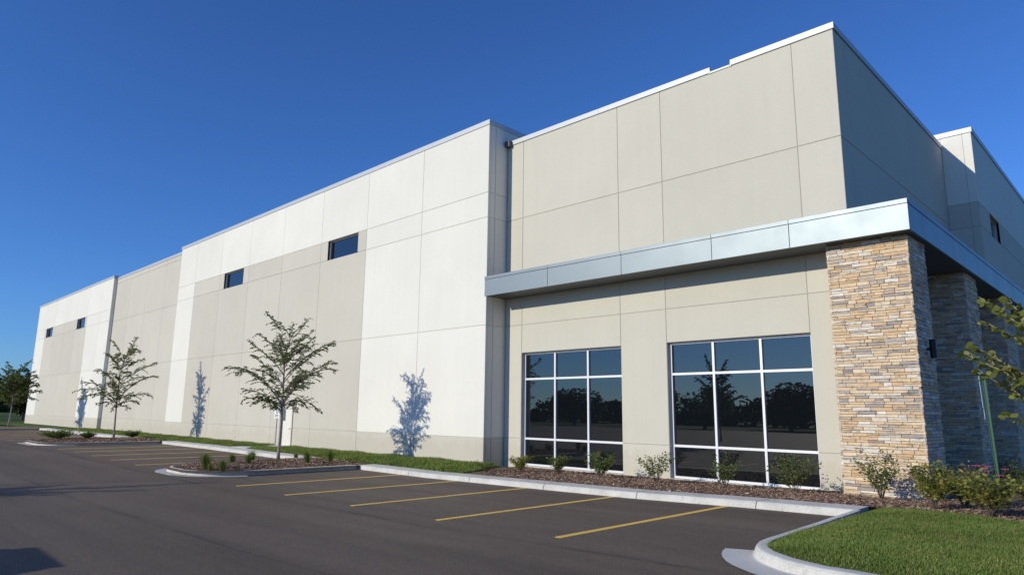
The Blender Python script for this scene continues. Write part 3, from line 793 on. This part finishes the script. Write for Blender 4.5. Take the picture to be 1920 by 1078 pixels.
young_tree((-46.4, 13.2, z2(-46.4, 13.2)), [(0, -.05), (-.05, 1.9), (-.05, 3.9), (.08, 4.6), (.35, 5.6)], T2, 'young tree with upswept branches in the island with the low round shrubs', 22, 36, .095, .65, .06, group=GT)
young_tree((-73.4, 12.5, z3(-73.4, 12.5)), [(0, -.05), (.07, 2.1), (-.05, 4.2), (-.3, 5.0)], T3, 'young tree with dense dark crown in the farthest island', 23, 56, .12, .75, .06, group=GT, wide=1.25)
young_tree((-24.6, -9.2, gz(-24.6)+.2), [(0, -.05), (0, 1.9), (0, 3.9), (.1, 5.0)], [(a*1.0, h) for a, h in T2], 'young tree across the drive, seen as a shadow and in the glass', 24, 50, .11, 1.1, .06, group=GT)
young_tree((-7.5, -13.5, .2), [(0, -.05), (0, 1.9), (0, 3.9), (.1, 5.2)], [(a*1.0, h) for a, h in T1], 'young tree mirrored in the window next to the stone pillar', 25, 26, .085, .8, .06, group=GT)
# broad leaved tree reaching in at the right
T4 = [(-.99, 2.53), (-.92, 2.61), (-.75, 3.2), (-.78, 2.92), (-.5, 3.14), (-.65, 1.78), (-.55, 2.03), (-.37, 2.65), (-.93, 2.32), (-.29, 3.15), (-.07, 3.39), (.6, 3.1), (.9, 2.5), (.8, 2.0), (-.6, 2.3), (-.45, 2.2), (-.75, 2.45)]
young_tree((-.88, 9.96, .25), [(0, -.05), (.04, 1.2), (.05, 2.2), (0, 2.9)], T4, 'small tree with broad rounded yellow-green leaves beside the lawn', 26, 8, .088, .62, .035, (BARK, LEAF_Y), .35, None, .26, .6, .12, 'broadleaf_tree', .95, .16)

def shrub(x, y, z, h, wd, n, mat, label_, seed, leaf=.05, group=None, stems=9, name='shrub', sparse=1.0):
    r = random.Random(seed); root = ob(name, None, None, label=label_, cat='shrub', group=group, loc=(x, y, z))
    wood = MB(); LP = []; LD = []
    for k in range(stems):
        an = 2*math.pi*k/stems+r.uniform(-.5, .5); rd = wd*.5*math.sqrt(r.uniform(.08, 1)); hh = h*r.uniform(.62, 1.0)*(1-.25*(rd/(wd*.5))**2)
        e = Vector((math.cos(an)*rd, math.sin(an)*rd, hh)); p1 = Vector((e.x*.35, e.y*.35, hh*.55)); pl = bez(Vector((r.gauss(0, .02), r.gauss(0, .02), -.03)), p1, e, 7)
        wood.tube(pl, [.009*(1-.1*i) for i in range(8)], 5, False)
        for i in range(int(1.7*n/stems)):
            f = r.uniform(.22, 1)**.8; q = pl[min(6, int(f*7))].lerp(pl[min(7, int(f*7)+1)], f*7 % 1)
            a2 = r.uniform(0, 2*math.pi); d = Vector((math.cos(a2), math.sin(a2), r.uniform(-.1, 1.0)))
            off = r.random()**1.5*.16*wd*sparse
            LP.append(tuple(q+d*off)); LD.append(tuple(d))
            if off > .05 and r.random() < .3: wood.tube([q, q+d*off], [.003, .002], 3, False)
    ob('stems', wood.mesh('stems', smooth=True), BARK_D, root)
    rr = np.clip(nr.normal(.45, .27, len(LP)), 0, 1)
    V, F, R = leaf_arrays(LP, LD, leaf, rr, .7, .6)
    ob('foliage', raw_mesh('foliage', V, F, R), mat, root)
    return root
GS = 'shrubs in the bed below the windows'
for (x, y, h, wd, n, mt, lab, sd_, lf) in [
    (-16.7, 15.95, .40, .75, 260, LEAF_B, 'smallest dark shrub where the mulch bed meets the grass strip', 31, .05),
    (-15.7, 16.55, .62, .70, 700, LEAF_O, 'compact rounded shrub under the left edge of the window next to the white block', 32, .055),
    (-14.35, 16.85, .66, .75, 620, LEAF_B, 'leafy shrub below the middle panes of the window next to the white block', 33, .055),
    (-12.75, 16.9, .78, .95, 900, LEAF_B, 'widest bushy shrub between the two big windows, beside the first', 34, .055),
    (-10.75, 16.8, .98, 1.05, 430, LEAF_B, 'tall airy shrub standing before the wall pier between the windows', 35, .062),
    (-8.75, 16.9, .86, .95, 330, LEAF_B, 'open twiggy shrub below the middle mullion of the window next to the pillar', 36, .062),
    (-6.95, 16.95, .98, 1.25, 560, LEAF_B, 'spreading open shrub before the wall edge next to the stone pillar', 37, .062)]:
    shrub(x, y, bedz(x, y), h, wd, n, mt, lab, sd_, lf, GS, 10)
GS2 = 'shrubs at the foot of the stone pillars'
for (x, y, h, wd, n, mt, lab, sd_, lf) in [
    (-5.0, 16.8, 1.05, 1.1, 420, LEAF_B, 'upright leafy shrub standing before the sunlit stone pillar', 38, .07),
    (-3.66, 15.45, .95, 1.0, 900, LEAF_O, 'dense olive shrub at the shaded corner of the stone pillar', 39, .068),
    (-3.45, 16.9, .82, 1.0, 900, LEAF_O, 'olive shrub behind, below the pink flowers', 40, .055),
    (-2.72, 15.1, .92, 1.25, 1000, LEAF_O, 'broad yellow-green shrub at the edge of the lawn', 41, .068),
    (-2.25, 16.6, .72, .9, 700, LEAF_O, 'olive shrub behind the broad yellow-green one', 42, .055)]:
    shrub(x, y, bedz(x, y)+.01, h, wd, n, mt, lab, sd_, lf, GS2, 14, sparse=1.1)
GS3 = 'low round shrubs in the second island'
for (x, y, h, wd, n, lab, sd_) in [(-45.1, 10.0, .48, 1.6, 1300, 'wide low shrub with yellowish leaves at the rounded end of the island', 43),
                                   (-44.4, 11.3, .42, .85, 600, 'small low shrub in the middle of the island', 44), (-46.9, 14.4, .48, 1.1, 800, 'low shrub beside the strip of lawn at the back of the island', 45)]:
    shrub(x, y, z2(x, y), h, wd, n, LEAF_B, lab, sd_, .08, GS3, 14)
for (x, y, h, wd, sd_, lab) in [(-3.1, 21.5, .9, 1.5, 46, 'dark shrub in the shade between the stone pillars'), (-2.2, 24, 1.1, 1.8, 47, 'dark shrub in the shade behind the green signpost'), (-1.2, 22, 1.0, 1.6, 48, 'dark shrub in the shade to the right of the green signpost')]:
    shrub(x, y, bedz(x, y), h, wd, 900, LEAF, lab, sd_, .06, 'shrubs in the shade under the canopy', 14)
# pink and violet flowers
fl = ob('flowering_plant', None, None, label='low plant with pink and violet flowers behind the olive shrubs', cat='flowers', loc=(-3.15, 17.6, bedz(-3.15, 17.6)+.12))
PINK = plain('pink_petal', (.85, .16, .34), .6); VIO = plain('violet_petal', (.16, .06, .40), .6)
st = MB(); rr_ = random.Random(5); LP = []; LD = []
pos = []
for k in range(26):
    a = rr_.uniform(0, 6.28); rd = .45*math.sqrt(rr_.random()); p = Vector((math.cos(a)*rd, math.sin(a)*rd, rr_.uniform(.45, .75))); pos.append(p)
    st.tube([(p.x*.4, p.y*.4, -.02), p], [.005, .003], 4, False)
    for j in range(14): q = Vector((p.x*.7, p.y*.7, 0))+Vector((0, 0, p.z*rr_.uniform(.2, .95))); LP.append(tuple(q+Vector((rr_.gauss(0, .06), rr_.gauss(0, .06), 0)))); LD.append((rr_.gauss(0, 1), rr_.gauss(0, 1), .4))
ob('stems', st, BARK_D, fl)
V, F, R = leaf_arrays(LP, LD, .06, np.clip(nr.normal(.4, .2, len(LP)), 0, 1), .6, .6); ob('foliage', raw_mesh('foliage', V, F, R), LEAF_B, fl)
for i, p in enumerate(pos[:18]):
    m = MB()
    for k in range(5):
        a = 2*math.pi*k/5; c, s = math.cos(a), math.sin(a); q = .045
        m.face([p, p+Vector((c*q-s*q*.55, s*q+c*q*.55, .02)), p+Vector((c*q*1.5, s*q*1.5, .0)), p+Vector((c*q+s*q*.55, s*q-c*q*.55, .02))])
    ob('blossom', m, PINK if i % 4 else VIO, fl)
# ornamental grass tufts
def tuft(x, y, z, h, n, seed, label_):
    r = np.random.default_rng(seed); a = r.uniform(0, 2*np.pi, n); rd = r.uniform(0, .07, n); H = h*r.uniform(.6, 1.1, n); sp = np.abs(r.normal(0, .42, n))
    B = np.stack([np.cos(a)*rd, np.sin(a)*rd, np.full(n, -.02)], 1); o = np.stack([np.cos(a), np.sin(a), 0*a], 1); s = np.stack([-np.sin(a), np.cos(a), 0*a], 1)*.006
    M1 = B+o*(sp*H*.35)[:, None]+np.array([0, 0, 1])*(H*.65)[:, None]; E_ = B+o*(sp*H*1.0)[:, None]+np.array([0, 0, 1])*H[:, None]
    V = np.stack([B-s, B+s, M1+s, M1-s, E_], 1).reshape(-1, 3); i = np.arange(n)*5
    F = np.concatenate([np.stack([i, i+1, i+2], 1), np.stack([i, i+2, i+3], 1), np.stack([i+3, i+2, i+4], 1)])
    return ob('ornamental_grass', raw_mesh('ornamental_grass', V, F, np.tile(np.clip(r.normal(.5, .25, n), 0, 1), 3)), TUFTM, label=label_, cat='grass tuft', group='grass tufts in the island', loc=(x, y, z))
for k, (x, y, h, n, lab) in enumerate([(-22.85, 9.25, .55, 380, 'largest grass tuft at the rounded tip of the island'), (-22.2, 9.55, .38, 260, 'low grass tuft beside the largest one'), (-23.9, 10.6, .36, 200, 'thin grass tuft by the far kerb of the island'),
        (-23.4, 10.95, .36, 220, 'grass tuft in the middle of the island'), (-24.5, 11.6, .40, 240, 'grass tuft at the far kerb, on the drive side of the tree'), (-25.0, 13.6, .28, 90, 'sparse grass tuft behind the tree'),
        (-22.9, 12.9, .45, 260, 'grass tuft between the tree and the near kerb of the island'), (-23.0, 13.9, .50, 260, 'tall grass tuft next to the grass strip'), (-22.5, 9.3, .28, 120, 'smallest grass tuft in the clump at the island tip')]):
    tuft(x, y, z1(x, y), h, n, 60+k, lab)

# ------------------------------------------------------------------ signs
GREENP = plain('green_post_paint', (.03, .10, .055), .5, .2); SIGNM = plain('sign_aluminium', (.62, .66, .70), .4, .5); SIGNW = plain('sign_white', (.80, .80, .80), .5)
INK = plain('sign_ink', (.02, .035, .10), .5); STEEL = plain('galvanised_post', (.33, .33, .34), .5, .5)
sg = ob('sign_post', None, None, label='green channel post with two narrow sign plates seen nearly edge-on by the pillars', cat='sign', loc=(-3.15, 18.9, .12))
sg.rotation_euler = (0, math.radians(-1.6), math.radians(6))
m = MB(); m.box(-.03, .03, .0, .012, -.1, 2.85); m.box(-.032, -.022, -.025, .0, -.1, 2.85); m.box(.022, .032, -.025, .0, -.1, 2.85); ob('post', m, GREENP, sg)
m = MB(); m.box(-.042, -.036, -.15, .15, 2.12, 2.92); p_ = ob('plate', m, SIGNM, sg); p_.location = (0, 0, 0); p_.rotation_euler = (0, 0, math.radians(-17))
m = MB(); m.box(-.042, -.036, -.13, .13, 1.86, 2.09); p_ = ob('plate', m, SIGNM, sg); p_.rotation_euler = (0, 0, math.radians(-17))
m = MB(); m.tube([(-.06, 0, 2.8), (.04, 0, 2.8)], [.008, .008], 6); m.tube([(-.06, 0, 2.0), (.04, 0, 2.0)], [.008, .008], 6); ob('bolt', m, STEEL, sg)

hs_ = ob('parking_sign', None, None, label='white reserved parking sign with dark symbol on a post before the beige wall', cat='sign', loc=(-34.0, 17.25, .13))
m = MB(); m.box(-.03, .03, .0, .012, -.1, 2.0); m.box(-.032, -.022, .012, .035, -.1, 2.0); m.box(.022, .032, .012, .035, -.1, 2.0); ob('post', m, STEEL, hs_)
m = MB(); m.box(-.27, .27, -.012, -.006, 1.42, 2.0); ob('plate', m, SIGNW, hs_)
m = MB()
m.tube([(.06*math.cos(a)+.01, -.016, 1.72+.06*math.sin(a)) for a in [math.radians(x) for x in range(110, 391, 20)]], [.011]*15, 4)
m.tube([(-.02, -.016, 1.85), (-.01, -.016, 1.75), (.06, -.016, 1.75), (.10, -.016, 1.67)], [.013]*4, 4); m.tube([(-.022, -.018, 1.885), (-.022, -.013, 1.885)], [.024, .024], 8)
ob('symbol', m, INK, hs_)
m = MB()
for z, xs_ in ((1.58, (-.16, -.11, -.06, -.01, .04, .09, .14)), (1.51, (-.13, -.08, -.03, .02, .07, .12))):
    for x in xs_: m.box(x-.018, x+.018, -.0165, -.0125, z-.018, z+.018)
ob('lettering', m, INK, hs_)

# ------------------------------------------------------------------ across the drive: car, trees (seen as shadows, in the glass, and far left)
car = ob('parked_car', None, None, label='dark grey car parked beside the drive, seen by its shadow', cat='car', loc=(-12.05, -1.95, gz(-12)))
CARP = plain('car_paint', (.10, .105, .11), .25, .5); TYRE = plain('tyre', (.02, .02, .02), .85); RIM = plain('rim', (.5, .5, .52), .3, .8); LENS = plain('lens', (.7, .7, .72), .1)
def loft(rings, mat, name, parent, smooth=True):
    m = MB(); n = len(rings[0])
    for r_ in rings: m.v += r_
    for i in range(len(rings)-1):
        for k in range(n): m.f.append((i*n+k, i*n+(k+1) % n, (i+1)*n+(k+1) % n, (i+1)*n+k)); m.r.append(0)
    m.f.append(tuple(reversed(range(n)))); m.f.append(tuple(range((len(rings)-1)*n, len(rings)*n))); m.r += [0, 0]
    return ob(name, m.mesh(name, smooth=smooth), mat, parent)
def ring(x, hw, z0, z1, tum=.06):
    return [(x, -hw*.86, z0), (x, -hw, z0+.12), (x, -hw, (z0+z1)/2), (x, -hw+tum*.5, z1-.06), (x, -hw+tum+.05, z1), (x, hw-tum-.05, z1), (x, hw-tum*.5, z1-.06), (x, hw, (z0+z1)/2), (x, hw, z0+.12), (x, hw*.86, z0)]
loft([ring(-2.3, .72, .42, .80), ring(-2.22, .84, .28, .95), ring(-1.7, .90, .22, 1.00), ring(-.6, .91, .20, .98), ring(.6, .91, .20, .96), ring(1.1, .90, .22, .93), ring(1.9, .87, .24, .82), ring(2.25, .78, .28, .70), ring(2.35, .62, .36, .62)], CARP, 'body', car)
def cab(x, hb, ht, zb, zt): return [(x, -hb, zb), (x, -ht, zt-.05), (x, -ht+.08, zt), (x, ht-.08, zt), (x, ht, zt-.05), (x, hb, zb)]
loft([cab(-2.1, .80, .70, .90, .96), cab(-1.55, .82, .64, .93, 1.40), cab(-.9, .83, .63, .93, 1.50), cab(.1, .83, .63, .93, 1.50), cab(.45, .83, .65, .92, 1.43), cab(1.2, .82, .74, .88, .93)], GLASS, 'greenhouse', car)
m = MB(); m.box(-1.5, .35, -.6, .6, 1.46, 1.515); ob('roof', m, CARP, car)
for sx_ in (-1.4, 1.42):
    for sy_ in (-1, 1):
        m = MB(); m.tube([(sx_, sy_*.70, .33), (sx_, sy_*.92, .33)], [.33, .33], 24); wl = ob('wheel', m, TYRE, car)
        m = MB(); m.tube([(sx_, sy_*.91, .33), (sx_, sy_*.928, .33)], [.22, .20], 18); ob('rim', m, RIM, wl)
for sy_ in (-.6, .6):
    m = MB(); m.box(2.16, 2.32, sy_-.14, sy_+.14, .58, .69); ob('headlight', m, LENS, car)

def mature_tree(name, label_, base, h, rad, n, seed, leaf=.42, mat=FAR):
    r = random.Random(seed); root = ob(name, None, None, label=label_, cat='tree', group='grown trees around the site', loc=base)
    m = MB(); m.tube([(0, 0, -.3), (.05, 0, h*.3), (0, .1, h*.75)], [.035*h, .026*h, .008*h], 8)
    for k in range(7):
        a = r.uniform(0, 6.28); z = h*r.uniform(.25, .55); e = Vector((math.cos(a)*rad*.7, math.sin(a)*rad*.7, z+h*.22)); m.tube(bez(Vector((0, 0, z)), Vector((e.x*.4, e.y*.4, z+h*.14)), e, 4), [.012*h, .01*h, .008*h, .005*h, .003*h], 5, False)
    ob('trunk', m.mesh('trunk', smooth=True), BARK_D, root)
    lobes = []
    for k in range(26):
        a = r.uniform(0, 6.28); u = r.uniform(-1, 1); q = math.sqrt(1-u*u)
        lobes.append((math.cos(a)*q*rad*.68, math.sin(a)*q*rad*.68, h*.60+u*h*.30, rad*r.uniform(.22, .46)))
    LP = []; LD = []
    for i in range(n):
        x, y, z, s = r.choice(lobes); a = r.uniform(0, 6.28); u = r.uniform(-1, 1); q = math.sqrt(1-u*u); d = Vector((math.cos(a)*q, math.sin(a)*q, u))
        p = Vector((x, y, z))+d*s*r.uniform(.45, 1.0)**.5
        if p.z < h*.16: p.z = h*.16+r.random()*.4
        LP.append(tuple(p)); LD.append(tuple(d+Vector((0, 0, -.4))))
    V, F, R = leaf_arrays(LP, LD, leaf, np.clip(nr.normal(.45, .25, n), 0, 1), .8, .7)
    ob('crown', raw_mesh('crown', V, F, R), mat, root)
    return root
def copy_tree(src, loc, sc, rz, label_):
    o = src.copy(); col.objects.link(o); o.location = loc; o.scale = (sc[0], sc[0], sc[1]); o.rotation_euler = (0, 0, rz); o['label'] = label_
    for c in src.children:
        d = c.copy(); col.objects.link(d); d.parent = o
    return o
big1 = mature_tree('grown_tree', 'broad dark grown tree beyond the far end of the building, behind the farthest island', (-118, 14.5, -.2), 8.2, 3.6, 5200, 71)
big2 = mature_tree('grown_tree', 'tall loose grown tree mirrored in the window next to the stone pillar', (-12, -62, -.2), 9.5, 5.0, 6500, 72, .5)
copy_tree(big1, (-112, 20.5, -.2), (.62, .85), 1.2, 'slim grown tree just past the far corner of the building')
copy_tree(big2, (-150, 16, -.2), (1.0, .85), 2.2, 'wide grown tree farther out in the field')
copy_tree(big1, (-165, 24, -.2), (1.3, 1.0), .5, 'grown tree at the field edge behind the slim one')
copy_tree(big2, (-190, 10, -.2), (1.5, .95), .9, 'farthest grown tree at the field edge')
for k, (x, y, s, hs__) in enumerate([(-34, -66, 1.0, .62), (-44, -70, 1.1, .75), (-56, -64, .9, .66), (-24, -74, 1.0, .55), (-70, -70, 1.1, .8), (-1, -70, .8, .6), (10, -66, 1.0, .7), (-84, -66, 1.1, .7)]):
    copy_tree(big2 if k % 2 else big1, (x, y, -.2), (s*(1 if k % 2 else 1.3), hs__*(1 if k % 2 else 1.15)), k*1.3, 'grown tree in the row behind the car park, mirrored in the window glass')
def hedge(name, label_, box_, n, seed, leaf):
    r = np.random.default_rng(seed); x0, x1, y0, y1, h = box_
    P_ = np.stack([r.uniform(x0, x1, n), r.uniform(y0, y1, n), np.zeros(n)], 1)
    top = h*(.55+.3*np.sin(P_[:, 0]*.11+1)+.22*np.sin(P_[:, 0]*.37)+.12*np.sin(P_[:, 0]*1.1)); P_[:, 2] = r.uniform(0, 1, n)**.7*np.maximum(.6, top)-.2
    D_ = np.stack([r.normal(0, 1, n), r.normal(0, 1, n), r.normal(.1, .5, n)], 1)
    V, F, R = leaf_arrays(P_, D_, leaf, np.clip(r.normal(.4, .25, n), 0, 1), .8, .75)
    ob(name, raw_mesh(name, V, F, R), FAR, kind='stuff', label=label_, cat='woodland')
hedge('woodland', 'distant belt of woodland across the field beyond the far end of the building', (-330, -300, -60, 120, 9), 16000, 81, 1.6)
hedge('woodland', 'distant belt of woodland behind the car park, mirrored in the windows', (-160, 60, -100, -92, 5.5), 16000, 82, 1.2)
